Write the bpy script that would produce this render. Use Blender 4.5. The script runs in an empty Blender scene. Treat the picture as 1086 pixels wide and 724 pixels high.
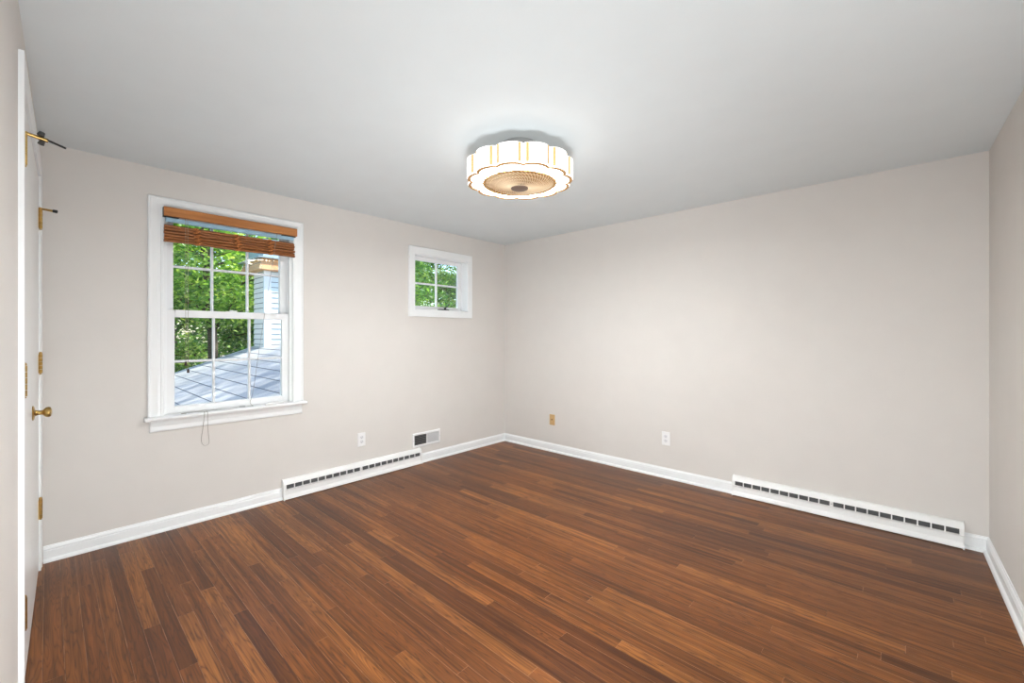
import bpy, bmesh, math, random
import numpy as np
from mathutils import Vector, Matrix

random.seed(7)
rng = np.random.default_rng(11)
scene = bpy.context.scene
COL = scene.collection

# ------------------------------------------------------------------ camera
H = 2.30                                   # ceiling height
cam_d = bpy.data.cameras.new('camera')
cam = bpy.data.objects.new('camera', cam_d)
COL.objects.link(cam)
cam.location = (3.4707, -3.6445, 1.248)
cam.rotation_euler = (math.radians(90), 0, math.radians(42.625))
cam_d.sensor_width = 36.0
cam_d.lens = 452.0 / 1086.0 * 36.0
cam_d.shift_y = -7.5 / 1086.0
cam_d.clip_start = 0.02
cam_d.clip_end = 200
scene.camera = cam

# ------------------------------------------------------------------ sky, sun, exposure
SKY_STRENGTH = 0.45
SUN_ENERGY = 10.5
LED_GLOW = 520.0        # ring of LEDs behind the underside
LAMP_GLOW = 5.0        # underside ring of the ceiling light
PETAL_GLOW = 3.0        # its petal panels
CORE_GLOW = 24.0         # the wall of the fan well
ROOM_FILL = 12.0      # three unseen fill lights added beside the camera, in place of photographer's flashes
CEILING_FILL = 125.0
LOW_FILL = 51.0
EXPOSURE = 0.0
w = bpy.data.worlds.new('sky')
scene.world = w
w.use_nodes = True
nt = w.node_tree
nt.nodes.clear()
wo = nt.nodes.new('ShaderNodeOutputWorld')
bg = nt.nodes.new('ShaderNodeBackground')
sk = nt.nodes.new('ShaderNodeTexSky')
sk.sky_type = 'NISHITA'
sk.sun_disc = False
sk.sun_elevation = math.radians(48)
sk.sun_rotation = math.radians(0)
sk.air_density = 1.0
sk.dust_density = 1.0
bg.inputs['Strength'].default_value = SKY_STRENGTH
nt.links.new(sk.outputs[0], bg.inputs[0])
nt.links.new(bg.outputs[0], wo.inputs[0])

sd = bpy.data.lights.new('sun', 'SUN')
sd.energy = SUN_ENERGY
sd.angle = math.radians(0.6)
sd.color = (1.0, 0.95, 0.86)
sun = bpy.data.objects.new('sun', sd)
COL.objects.link(sun)
sun.location = (4, 12, 14)
sun_to = Vector((-0.30, -0.80, -0.92)).normalized()     # travels along the window wall, never into the room
sun.rotation_euler = sun_to.to_track_quat('-Z', 'Y').to_euler()



def fill_spot(name, loc, aim, power, half, col):
    d = bpy.data.lights.new(name, 'SPOT')
    d.energy = power
    d.spot_size = math.radians(2 * half)
    d.spot_blend = 1.0
    d.shadow_soft_size = 0.22
    d.color = col
    o = bpy.data.objects.new(name, d)
    COL.objects.link(o)
    o.location = loc
    o.rotation_euler = (Vector(aim) - Vector(loc)).to_track_quat('-Z', 'Y').to_euler()


fill_spot('ceiling_fill', (3.30, -3.40, 0.30), (0.55, -0.65, 2.30), CEILING_FILL, 38, (0.93, 0.975, 1.0))


def fill_area(name, loc, aim, power, col):
    d = bpy.data.lights.new(name, 'AREA')
    d.shape = 'RECTANGLE'
    d.size = 1.1
    d.size_y = 0.5
    d.energy = power
    d.color = col
    o = bpy.data.objects.new(name, d)
    COL.objects.link(o)
    o.location = loc
    o.rotation_euler = (Vector(aim) - Vector(loc)).to_track_quat('-Z', 'Y').to_euler()


fill_area('room_fill', (3.50, -3.42, 1.80), (0.75, -0.45, 0.85), ROOM_FILL, (0.94, 0.98, 1.0))
fill_area('low_fill', (3.32, -3.42, 0.16), (0.4, -0.5, 1.55), LOW_FILL, (0.91, 0.97, 1.0))

scene.view_settings.view_transform = 'Standard'
scene.view_settings.look = 'None'
scene.view_settings.gamma = 1.0
scene.view_settings.exposure = EXPOSURE
scene.view_settings.use_curve_mapping = False


# ------------------------------------------------------------------ materials
def srgb(r, g, b):
    def f(c):
        c /= 255.0
        return c / 12.92 if c <= 0.04045 else ((c + 0.055) / 1.055) ** 2.4
    return (f(r), f(g), f(b), 1.0)


class NT:
    """small node-tree writer"""
    def __init__(self, name):
        self.m = bpy.data.materials.new(name)
        self.m.use_nodes = True
        self.t = self.m.node_tree
        self.t.nodes.clear()
        self.out = self.t.nodes.new('ShaderNodeOutputMaterial')

    def n(self, typ, **kw):
        nd = self.t.nodes.new(typ)
        for k, v in kw.items():
            if k == 'ins':
                for a, b in v.items():
                    if hasattr(b, 'is_linked') or hasattr(b, 'links'):
                        self.t.links.new(b, nd.inputs[a])
                    else:
                        nd.inputs[a].default_value = b
            else:
                setattr(nd, k, v)
        return nd

    def math(self, op, a, b=None, c=None):
        ins = {0: a}
        if b is not None:
            ins[1] = b
        if c is not None:
            ins[2] = c
        return self.n('ShaderNodeMath', operation=op, ins=ins).outputs[0]

    def ramp(self, fac, stops):
        nd = self.n('ShaderNodeValToRGB', ins={0: fac})
        cr = nd.color_ramp
        while len(cr.elements) < len(stops):
            cr.elements.new(0.5)
        for e, (p, c) in zip(cr.elements, stops):
            e.position = p
            e.color = c
        return nd.outputs[0]

    def mix(self, fac, a, b, blend='MIX'):
        nd = self.n('ShaderNodeMix', data_type='RGBA', blend_type=blend)
        for i, v in ((0, fac), (6, a), (7, b)):
            if hasattr(v, 'is_linked'):
                self.t.links.new(v, nd.inputs[i])
            else:
                nd.inputs[i].default_value = v
        return nd.outputs[2]

    def done(self, sock):
        self.t.links.new(sock, self.out.inputs['Surface'])
        return self.m


def paint(name, col, rough=0.5, bump=0.0, scale=200.0, vary=0.0, metallic=0.0, spec=0.5, vscale=6.0):
    k = NT(name)
    tc = k.n('ShaderNodeTexCoord').outputs['Object']
    c = col
    if vary:
        nz = k.n('ShaderNodeTexNoise', ins={'Vector': tc, 'Scale': vscale, 'Detail': 4.0}).outputs[0]
        d = tuple(x * (1 - vary) for x in col[:3]) + (1,)
        l = tuple(min(1, x * (1 + vary)) for x in col[:3]) + (1,)
        c = k.ramp(nz, [(0.3, d), (0.7, l)])
    p = k.n('ShaderNodeBsdfPrincipled', ins={'Base Color': c, 'Roughness': rough, 'Metallic': metallic,
                                             'Specular IOR Level': spec})
    if bump:
        nb = k.n('ShaderNodeTexNoise', ins={'Vector': tc, 'Scale': scale, 'Detail': 3.0}).outputs[0]
        b = k.n('ShaderNodeBump', ins={'Height': nb, 'Strength': bump, 'Distance': 0.002})
        k.t.links.new(b.outputs[0], p.inputs['Normal'])
    return k.done(p.outputs[0])


def glow(name, col, strength):
    k = NT(name)
    tc = k.n('ShaderNodeTexCoord').outputs['Object']
    nz = k.n('ShaderNodeTexNoise', ins={'Vector': tc, 'Scale': 8.0}).outputs[0]
    c = k.ramp(nz, [(0.2, col), (0.8, tuple(x * 0.97 for x in col[:3]) + (1,))])
    return k.done(k.n('ShaderNodeEmission', ins={'Color': c, 'Strength': strength}).outputs[0])


M = {}
M['wall'] = paint('wall_paint', (0.69, 0.657, 0.623, 1), 0.62, 0.12, 160.0, 0.012, spec=0.35)
M['ceiling'] = paint('ceiling_paint', (0.72, 0.768, 0.785, 1), 0.9, 0.10, 120.0, 0.01, spec=0.2)
M['trim'] = paint('white_trim_paint', (0.86, 0.875, 0.88, 1), 0.32, 0.05, 60.0, 0.01)
M['sash'] = paint('white_sash_paint', (0.84, 0.85, 0.855, 1), 0.38, 0.05, 60.0, 0.01)
M['door'] = paint('white_door_paint', (0.84, 0.84, 0.83, 1), 0.3, 0.06, 40.0, 0.01)
M['heater'] = paint('white_enamel', (0.86, 0.86, 0.85, 1), 0.35, 0.0, vary=0.01)
M['dark'] = paint('dark_recess_and_lap_shade', (0.12, 0.12, 0.123, 1), 0.7, vary=0.1)
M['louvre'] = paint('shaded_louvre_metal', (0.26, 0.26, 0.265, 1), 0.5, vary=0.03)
M['grey_metal'] = paint('grey_register_metal', (0.5, 0.5, 0.51, 1), 0.45, vary=0.03)
M['shadow_wood'] = paint('bracket_hollow_shade', (0.012, 0.012, 0.013, 1), 0.5, vary=0.1)  # near-black stands in for the shade inside the valance's hollow end
M['plate'] = paint('white_plastic_plate', (0.84, 0.84, 0.84, 1), 0.3, vary=0.01)
M['socket'] = paint('white_socket_face', (0.74, 0.74, 0.76, 1), 0.35, vary=0.01)
M['slot'] = paint('socket_slot_dark', (0.05, 0.05, 0.05, 1), 0.6, vary=0.1)
M['tan_plate'] = paint('tan_jack_plate', srgb(196, 160, 110), 0.45, vary=0.04)
M['tan_dark'] = paint('tan_jack_socket', srgb(120, 88, 55), 0.5, vary=0.04)
M['brass'] = paint('antique_brass', srgb(184, 152, 92), 0.28, 0.2, 90.0, 0.25, metallic=1.0, vscale=60.0)
M['dark_brass'] = paint('tarnished_brass', srgb(96, 70, 34), 0.35, 0.2, 90.0, 0.3, metallic=1.0, vscale=60.0)
M['rubber'] = paint('black_rubber', (0.014, 0.013, 0.013, 1), 0.55, vary=0.1)
M['grey_rubber'] = paint('dark_grey_rubber', (0.05, 0.048, 0.045, 1), 0.55, vary=0.1)
M['crank'] = paint('dark_bronze_crank', (0.03, 0.032, 0.036, 1), 0.4, vary=0.1)
M['gold_trim'] = paint('gold_shade_trim', srgb(196, 148, 84), 0.35, vary=0.06, metallic=0.2)
M['gold_rib'] = paint('pale_gold_rib', srgb(240, 196, 130), 0.4, vary=0.06)
M['lamp_cap'] = paint('brown_lamp_cap', srgb(120, 100, 86), 0.5, vary=0.03)
M['lamp_metal'] = paint('brushed_lamp_metal', (0.5, 0.5, 0.5, 1), 0.4, vary=0.04, metallic=0.6)
M['guard'] = paint('woven_beige_guard', srgb(246, 222, 186), 0.5, vary=0.04)
M['blade'] = paint('pale_wood_fan_blade', srgb(250, 232, 202), 0.5, vary=0.08)
M['cord'] = paint('beige_pull_cord', srgb(168, 152, 132), 0.8, vary=0.06)
M['grey_cord'] = paint('grey_pull_cord', srgb(150, 144, 136), 0.8, vary=0.06)
M['tassel'] = paint('dark_wooden_tassel', srgb(58, 44, 36), 0.5, vary=0.1)
M['headrail'] = paint('sky_tinted_headrail', srgb(150, 186, 206), 0.4, vary=0.04)  # blue of the sky glow painted into the headrail colour
M['shade_glow'] = glow('lit_acrylic_shade', (1.0, 0.968, 0.93, 1), LAMP_GLOW)
M['led_glow'] = glow('led_ring', (0.955, 0.975, 0.965, 1), LED_GLOW)
M['top_glow'] = glow('top_plate_fill_glow', (0.98, 0.98, 0.95, 1), 0.55)  # faint glow added to lighten the ceiling above the lamp
M['petal_glow'] = glow('lit_acrylic_petal', (1.0, 0.968, 0.93, 1), PETAL_GLOW)
M['core_glow'] = glow('lit_inner_diffuser', (1.0, 0.86, 0.68, 1), CORE_GLOW)
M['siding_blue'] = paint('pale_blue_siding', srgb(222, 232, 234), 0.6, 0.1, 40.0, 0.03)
M['siding_shade'] = paint('warm_tinted_shade_siding', srgb(246, 238, 232), 0.6, 0.1, 40.0, 0.03)  # warm tint offsets green bounce light on the block's shaded face
M['fascia'] = paint('blue_grey_fascia', srgb(172, 190, 200), 0.6, vary=0.04)
M['bark'] = paint('tree_bark', (0.075, 0.058, 0.042, 1), 0.9, 0.8, 20.0, 0.35)


def floor_mat():
    k = NT('oak_strip_floor')
    tc = k.n('ShaderNodeTexCoord').outputs['Object']
    sx = k.n('ShaderNodeSeparateXYZ', ins={0: tc})
    x, y = sx.outputs[0], sx.outputs[1]
    wv = k.math('DIVIDE', y, 0.0572)
    row = k.math('FLOOR', wv)
    fy = k.math('FRACT', wv)
    r1 = k.n('ShaderNodeTexWhiteNoise', noise_dimensions='1D', ins={'W': row})
    ln = k.math('ADD', k.math('MULTIPLY', r1.outputs[0], 0.9), 0.8)     # board length of the row
    r2 = k.n('ShaderNodeTexWhiteNoise', noise_dimensions='1D', ins={'W': k.math('ADD', row, 37.3)})
    ux = k.math('ADD', k.math('DIVIDE', x, ln), k.math('MULTIPLY', r2.outputs[0], 13.0))
    cell = k.math('FLOOR', ux)
    fx = k.math('FRACT', ux)
    idv = k.n('ShaderNodeCombineXYZ', ins={0: row, 1: cell, 2: 0.0}).outputs[0]
    rb = k.n('ShaderNodeTexWhiteNoise', noise_dimensions='3D', ins={'Vector': idv})
    tone = rb.outputs[0]
    rc = k.n('ShaderNodeSeparateColor', ins={0: rb.outputs[1]})
    # per-board grain space
    gx = k.math('ADD', x, k.math('MULTIPLY', rc.outputs[0], 40.0))
    gy = k.math('ADD', y, k.math('MULTIPLY', rc.outputs[1], 40.0))
    gv = k.n('ShaderNodeCombineXYZ', ins={0: k.math('MULTIPLY', gx, 1.0), 1: k.math('MULTIPLY', gy, 14.0), 2: tone}).outputs[0]
    # fine pores stretched along the board
    pv = k.n('ShaderNodeCombineXYZ', ins={0: k.math('MULTIPLY', gx, 5.0), 1: k.math('MULTIPLY', gy, 150.0), 2: tone}).outputs[0]
    pores = k.n('ShaderNodeTexNoise', ins={'Vector': pv, 'Scale': 1.0, 'Detail': 4.0, 'Roughness': 0.65}).outputs[0]
    # cathedral figure
    lowf = k.n('ShaderNodeTexNoise', ins={'Vector': gv, 'Scale': 1.6, 'Detail': 2.0}).outputs[0]
    rings = k.math('MULTIPLY', lowf, k.math('ADD', 9.0, k.math('MULTIPLY', rc.outputs[2], 10.0)))
    ring = k.math('FRACT', rings)
    ring = k.math('POWER', k.math('ABSOLUTE', k.math('SUBTRACT', k.math('MULTIPLY', ring, 2.0), 1.0)), 3.2)
    cloud = k.n('ShaderNodeTexNoise', ins={'Vector': tc, 'Scale': 1.3, 'Detail': 3.0}).outputs[0]
    base = k.ramp(tone, [(0.0, srgb(96, 53, 20)), (0.25, srgb(121, 70, 28)), (0.75, srgb(143, 87, 38)), (1.0, srgb(168, 108, 52))])
    base = k.mix(k.math('MULTIPLY', pores, 0.75), base, srgb(80, 44, 18), 'MIX')
    sv = k.n('ShaderNodeCombineXYZ', ins={0: k.math('MULTIPLY', gx, 1.3), 1: k.math('MULTIPLY', gy, 55.0), 2: tone}).outputs[0]
    streak = k.n('ShaderNodeTexNoise', ins={'Vector': sv, 'Scale': 1.0, 'Detail': 3.0, 'Roughness': 0.6}).outputs[0]
    base = k.mix(1.0, base, k.ramp(streak, [(0.32, (0.50, 0.46, 0.43, 1)), (0.52, (1.0, 1.0, 1.0, 1)), (0.70, (1.32, 1.30, 1.28, 1))]), 'MULTIPLY')
    base = k.mix(k.math('MULTIPLY', ring, k.math('MULTIPLY', pores, 1.25)), base, srgb(66, 36, 20), 'MIX')
    cl = k.ramp(cloud, [(0.35, (0.82, 0.80, 0.79, 1)), (0.68, (1.16, 1.14, 1.12, 1))])
    base = k.mix(1.0, base, cl, 'MULTIPLY')
    # joints: pale worn edge on some boards, dark line on the others
    ey = k.math('MINIMUM', fy, k.math('SUBTRACT', 1.0, fy))
    jy = k.math('LESS_THAN', ey, 0.018)
    exx = k.math('MULTIPLY', k.math('MINIMUM', fx, k.math('SUBTRACT', 1.0, fx)), ln)
    jx = k.math('LESS_THAN', exx, 0.0011)
    joint = k.math('MAXIMUM', jy, jx)
    jr = k.n('ShaderNodeTexNoise', ins={'Vector': gv, 'Scale': 3.0}).outputs[0]
    jc = k.mix(k.math('GREATER_THAN', k.math('ADD', jr, k.math('MULTIPLY', r2.outputs[0], 0.25)), 0.60), srgb(62, 36, 21), srgb(176, 126, 88))
    base = k.mix(k.math('MULTIPLY', joint, 0.5), base, jc)
    rough = k.math('ADD', 0.27, k.math('MULTIPLY', cloud, 0.14))
    rough = k.math('ADD', rough, k.math('MULTIPLY', pores, 0.06))
    p = k.n('ShaderNodeBsdfPrincipled', ins={'Base Color': base, 'Roughness': rough, 'Specular IOR Level': 0.24,
                                             'Coat Weight': 0.06, 'Coat Roughness': 0.22})
    hgt = k.math('SUBTRACT', k.math('ADD', k.math('MULTIPLY', pores, 0.25), k.math('MULTIPLY', tone, 0.25)),
                 k.math('ADD', k.math('MULTIPLY', joint, 0.7), k.math('MULTIPLY', ring, 0.12)))
    b = k.n('ShaderNodeBump', ins={'Height': hgt, 'Strength': 0.35, 'Distance': 0.0016})
    k.t.links.new(b.outputs[0], p.inputs['Normal'])
    return k.done(p.outputs[0])


def wood_mat(name, c1, c2, axis_scale=(2.0, 3.0, 90.0), rough=0.45):
    k = NT(name)
    tc = k.n('ShaderNodeTexCoord').outputs['Object']
    mp = k.n('ShaderNodeMapping', ins={'Vector': tc, 'Scale': axis_scale}).outputs[0]
    nz = k.n('ShaderNodeTexNoise', ins={'Vector': mp, 'Scale': 1.0, 'Detail': 5.0, 'Roughness': 0.6}).outputs[0]
    c = k.ramp(nz, [(0.3, c1), (0.7, c2)])
    p = k.n('ShaderNodeBsdfPrincipled', ins={'Base Color': c, 'Roughness': rough})
    b = k.n('ShaderNodeBump', ins={'Height': nz, 'Strength': 0.4, 'Distance': 0.001})
    k.t.links.new(b.outputs[0], p.inputs['Normal'])
    return k.done(p.outputs[0])


def glass_mat():
    k = NT('window_glass')
    fr = k.n('ShaderNodeFresnel', ins={'IOR': 1.45}).outputs[0]
    tr = k.n('ShaderNodeBsdfTransparent', ins={'Color': (0.97, 0.985, 0.985, 1)}).outputs[0]
    gl = k.n('ShaderNodeBsdfGlossy', ins={'Roughness': 0.0, 'Color': (1, 1, 1, 1)}).outputs[0]
    mx = k.n('ShaderNodeMixShader', ins={0: k.math('MULTIPLY', fr, 0.7), 1: tr, 2: gl})
    return k.done(mx.outputs[0])


def leaf_mat(name, c1, c2, c3):
    k = NT(name)
    g = k.n('ShaderNodeNewGeometry').outputs['Random Per Island']
    c = k.ramp(g, [(0.0, c1), (0.55, c2), (1.0, c3)])
    d = k.n('ShaderNodeBsdfPrincipled', ins={'Base Color': c, 'Roughness': 0.45}).outputs[0]
    t = k.n('ShaderNodeBsdfTranslucent', ins={'Color': k.mix(1.0, c, (1.4, 1.4, 0.65, 1), 'MULTIPLY')}).outputs[0]
    return k.done(k.n('ShaderNodeMixShader', ins={0: 0.45, 1: d, 2: t}).outputs[0])


def shingle_mat(name, c1, c2):
    k = NT(name)
    tc = k.n('ShaderNodeTexCoord').outputs['Object']
    br = k.n('ShaderNodeTexBrick', ins={'Vector': tc, 'Color1': c1, 'Color2': c2, 'Mortar': (0.16, 0.16, 0.17, 1),
                                        'Scale': 1.0, 'Mortar Size': 0.002, 'Brick Width': 0.30, 'Row Height': 0.18})  # dark lines draw tab joints and a painted shadow under each course
    br.offset = 0.5
    nz = k.n('ShaderNodeTexNoise', ins={'Vector': tc, 'Scale': 160.0, 'Detail': 2.0}).outputs[0]
    c = k.mix(1.0, br.outputs[0], k.ramp(nz, [(0.3, (0.8, 0.8, 0.8, 1)), (0.7, (1.15, 1.15, 1.15, 1))]), 'MULTIPLY')
    p = k.n('ShaderNodeBsdfPrincipled', ins={'Base Color': c, 'Roughness': 0.9})
    return k.done(p.outputs[0])


M['floor'] = floor_mat()
M['glass'] = glass_mat()
M['valance'] = wood_mat('honey_wood_valance', srgb(160, 98, 44), srgb(192, 126, 66), (3.0, 3.0, 60.0), 0.35)
M['bamboo'] = wood_mat('woven_bamboo_slats', srgb(104, 58, 28), srgb(182, 118, 68), (3.0, 2.0, 260.0), 0.5)
M['knot'] = wood_mat('braided_tape', srgb(132, 72, 30), srgb(206, 132, 72), (160.0, 160.0, 160.0), 0.7)
M['leaf_a'] = leaf_mat('maple_leaves', (0.05, 0.16, 0.05, 1), (0.17, 0.34, 0.075, 1), (0.50, 0.64, 0.20, 1))
M['leaf_b'] = leaf_mat('oak_leaves', (0.035, 0.12, 0.045, 1), (0.09, 0.26, 0.075, 1), (0.30, 0.50, 0.11, 1))
M['leaf_c'] = leaf_mat('light_ash_leaves', (0.07, 0.20, 0.05, 1), (0.23, 0.42, 0.085, 1), (0.56, 0.70, 0.24, 1))
M['shingle'] = shingle_mat('pale_grey_shingles', (0.38, 0.385, 0.39, 1), (0.47, 0.475, 0.48, 1))
M['tan_shingle'] = shingle_mat('tan_shakes', srgb(206, 150, 104), srgb(226, 178, 134))
M['lawn'] = paint('lawn_grass', (0.06, 0.13, 0.03, 1), 0.95, 0.6, 30.0, 0.4)


# ------------------------------------------------------------------ mesh helpers
class MB:
    def __init__(self):
        self.v, self.f = [], []

    def add(self, vs, fs):
        o = len(self.v)
        self.v += [tuple(p) for p in vs]
        self.f += [tuple(i + o for i in f) for f in fs]
        return self

    def box(self, x0, x1, y0, y1, z0, z1):
        vs = [(x, y, z) for x in (x0, x1) for y in (y0, y1) for z in (z0, z1)]
        return self.add(vs, [(0, 1, 3, 2), (4, 6, 7, 5), (0, 4, 5, 1), (2, 3, 7, 6), (0, 2, 6, 4), (1, 5, 7, 3)])

    def loft(self, rings, caps=True, closed=True):
        n = len(rings[0])
        vs = [p for r in rings for p in r]
        fs = []
        for i in range(len(rings) - 1):
            for j in range(n if closed else n - 1):
                a, b = i * n + j, i * n + (j + 1) % n
                fs.append((a, b, b + n, a + n))
        if caps:
            fs.append(tuple(range(n))[::-1])
            fs.append(tuple((len(rings) - 1) * n + j for j in range(n)))
        return self.add(vs, fs)

    def tube(self, pts, r, seg=8, caps=True):
        pts = [Vector(p) for p in pts]
        rr = r if isinstance(r, (list, tuple)) else [r] * len(pts)
        rings = []
        prev = None
        for i, p in enumerate(pts):
            t = (pts[min(i + 1, len(pts) - 1)] - pts[max(i - 1, 0)]).normalized()
            if prev is None:
                a = t.orthogonal().normalized()
            else:
                a = (prev - t * prev.dot(t))
                a = a.normalized() if a.length > 1e-6 else t.orthogonal().normalized()
            prev = a
            b = t.cross(a)
            rings.append([p + (a * math.cos(q) + b * math.sin(q)) * rr[i] for q in
                          [2 * math.pi * j / seg for j in range(seg)]])
        return self.loft(rings, caps)

    def lathe(self, prof, c, axis='z', seg=32, M4=None):
        rings = []
        for (r, h) in prof:
            ring = []
            for j in range(seg):
                q = 2 * math.pi * j / seg
                p = Vector((r * math.cos(q), r * math.sin(q), h))
                if axis == 'x':
                    p = Vector((p.z, p.x, p.y))
                if axis == 'y':
                    p = Vector((p.y, p.z, p.x))
                if M4 is not None:
                    p = M4 @ p
                ring.append(p + Vector(c))
            rings.append(ring)
        return self.loft(rings, True)

    def frame(self, y0, y1, z0, z1, wl, wr, wb, wt, prof, to):
        """mitred picture frame; prof = list of (u 0..1 across the width from the outside, d out of the wall)"""
        corners = [(y0, z0, wl, wb, 1, 1), (y1, z0, wr, wb, -1, 1), (y1, z1, wr, wt, -1, -1), (y0, z1, wl, wt, 1, -1)]
        rings = [[to(c[0] + c[4] * c[2] * u, c[1] + c[5] * c[3] * u, d) for (u, d) in prof] for c in corners]
        rings.append(rings[0])
        return self.loft(rings, caps=False)

    def build(self, name, mat, parent=None, bevel=0.0, smooth=False, angle=40, seg=2):
        me = bpy.data.meshes.new(name)
        me.from_pydata(self.v, [], self.f)
        bm = bmesh.new()
        bm.from_mesh(me)
        bmesh.ops.remove_doubles(bm, verts=bm.verts, dist=1e-6)
        bmesh.ops.recalc_face_normals(bm, faces=bm.faces)
        bm.to_mesh(me)
        bm.free()
        me.materials.append(mat)
        o = bpy.data.objects.new(name, me)
        COL.objects.link(o)
        if parent:
            o.parent = parent
        if bevel:
            md = o.modifiers.new('bevel', 'BEVEL')
            md.width = bevel
            md.segments = seg
            md.limit_method = 'ANGLE'
            md.angle_limit = math.radians(35)
        if smooth:
            for p in me.polygons:
                p.use_smooth = True
            try:
                me.set_sharp_from_angle(angle=math.radians(angle))
            except Exception:
                pass
        return o


def empty(name, loc=(0, 0, 0)):
    o = bpy.data.objects.new(name, None)
    o.empty_display_size = 0.1
    COL.objects.link(o)
    o.location = loc
    return o


def tag(o, label, cat, group=None, kind=None):
    o['label'] = label
    o['category'] = cat
    if group:
        o['group'] = group
    if kind:
        o['kind'] = kind
    return o


def struct(o, label=None, cat=None):
    o['kind'] = 'structure'
    if label:
        o['label'] = label
        o['category'] = cat
    return o


def copy_thing(root, loc=None):
    r = root.copy()
    COL.objects.link(r)
    if loc is not None:
        r.location = loc
    for ch in list(root.children):
        c = ch.copy()
        COL.objects.link(c)
        c.parent = r
        for g in list(ch.children):
            d = g.copy()
            COL.objects.link(d)
            d.parent = c
    return r


# frames of reference ------------------------------------------------
TW = 0.14                                   # wall thickness
AY = -3.681                                 # corner of the window wall and the closet wall
DU = Vector((0.99978, -0.0207, 0))          # along the closet wall
DN = Vector((0.0207, 0.99978, 0))           # closet wall normal, into the room
RU = Vector((0.0207, -0.99978, 0))          # along the right wall, towards the viewer
RN = Vector((-0.99978, -0.0207, 0))         # right wall normal, into the room
RX = 3.829


def DW(s, n, z):
    p = Vector((0, AY, 0)) + DU * s + DN * n
    return Vector((p.x, p.y, z))


def RW(s, n, z):
    p = Vector((RX, 0, 0)) + RU * s + RN * n
    return Vector((p.x, p.y, z))


def boxf(mb, F, s0, s1, n0, n1, z0, z1):
    vs = [F(s, n, z) for s in (s0, s1) for n in (n0, n1) for z in (z0, z1)]
    return mb.add(vs, [(0, 1, 3, 2), (4, 6, 7, 5), (0, 4, 5, 1), (2, 3, 7, 6), (0, 2, 6, 4), (1, 5, 7, 3)])


# ------------------------------------------------------------------ room shell
mb = MB()
mb.box(-TW, 4.15, -3.96, TW, -0.12, 0.0)
struct(mb.build('floor', M['floor']), 'dark brown oak strip floor', 'floor')
mb = MB()
mb.box(-TW, 4.15, -3.96, TW, H, H + 0.12)
struct(mb.build('ceiling', M['ceiling']), 'plain grey-white ceiling', 'ceiling')

W1 = dict(y0=-3.150, y1=-2.376, z0=0.722, z1=2.043)       # openings
W2 = dict(y0=-1.266, y1=-0.594, z0=1.490, z1=2.026)
mb = MB()
ys = [AY - 0.2, W1['y0'], W1['y1'], W2['y0'], W2['y1'], 0.0]
mb.box(-TW, 0, ys[0], ys[1], 0, H)
mb.box(-TW, 0, ys[1], ys[2], 0, W1['z0'])
mb.box(-TW, 0, ys[1], ys[2], W1['z1'], H)
mb.box(-TW, 0, ys[2], ys[3], 0, H)
mb.box(-TW, 0, ys[3], ys[4], 0, W2['z0'])
mb.box(-TW, 0, ys[3], ys[4], W2['z1'], H)
mb.box(-TW, 0, ys[4], ys[5], 0, H)
struct(mb.build('wall_left', M['wall']), 'beige painted wall with the two windows', 'wall')
mb = MB()
mb.box(-TW, RX + 0.14, 0.0, TW, 0, H)
struct(mb.build('wall_back', M['wall']), 'beige painted blank wall with the long right-hand heater', 'wall')
mb = MB()
boxf(mb, RW, 0.0, 3.95, -0.14, 0.0, 0, H)
struct(mb.build('wall_right', M['wall']), 'beige painted wall at the right edge', 'wall')
CS0, CS1, CZ = 0.114, 1.356, 2.082          # closet opening
mb = MB()
boxf(mb, DW, 0.0, CS0, -0.12, 0.0, 0, H)
boxf(mb, DW, CS0, CS1, -0.12, 0.0, CZ, H)
boxf(mb, DW, CS0, CS1, -0.12, -0.08, 0, CZ)
boxf(mb, DW, CS1, 4.0, -0.12, 0.0, 0, H)
struct(mb.build('wall_front', M['wall']), 'beige painted wall around the closet doors', 'wall')

# baseboards ----------------------------------------------------------
BASE = [(0, 0), (0.027, 0), (0.0268, 0.006), (0.024, 0.012), (0.019, 0.017), (0.0135, 0.019), (0.0135, 0.060),
        (0.0115, 0.063), (0.0115, 0.066), (0.0125, 0.069), (0.0095, 0.076), (0.005, 0.081), (0.004, 0.087), (0, 0.087)]


def baseboard(name, F, s0, s1, m0, m1, label):
    """m0/m1: 1 = inner mitre at that end"""
    mb = MB()
    r0 = [F(s0 + m0 * d, d, z) for d, z in BASE]
    r1 = [F(s1 - m1 * d, d, z) for d, z in BASE]
    mb.loft([r0, r1])
    return struct(mb.build(name, M['trim']), label, 'baseboard')


FL = lambda s, n, z: Vector((n, -s, z))      # window wall, s counted from the far corner
FB = lambda s, n, z: Vector((s, -n, z))      # back wall, s counted from the far corner
HL0, HL1 = 1.206, 2.452                      # left heater span (s)
HB0, HB1 = 2.484, 3.728                      # back heater span
baseboard('baseboard_left', FL, 0, HL0, 1, 0, 'white baseboard between the left heater and the far corner')
baseboard('baseboard_left', FL, HL1, 3.666, 0, 0, 'white baseboard below the big window')
baseboard('baseboard_back', FB, 0, HB0, 1, 0, 'white baseboard from the far corner to the right heater')
baseboard('baseboard_back', FB, HB1, RX, 0, 1, 'short white baseboard right of the right heater')
baseboard('baseboard_right', RW, 0, 3.72, 1, 0, 'white baseboard along the right wall')

# ------------------------------------------------------------------ windows
CAS = [(0.0, 0.0), (0.0, 0.017), (0.06, 0.021), (0.15, 0.021), (0.19, 0.017), (0.62, 0.0135), (0.80, 0.0135), (0.84, 0.017),
       (0.97, 0.017), (1.0, 0.014), (1.0, 0.0)]
TOL = lambda y, z, d: Vector((d, y, z))


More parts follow.
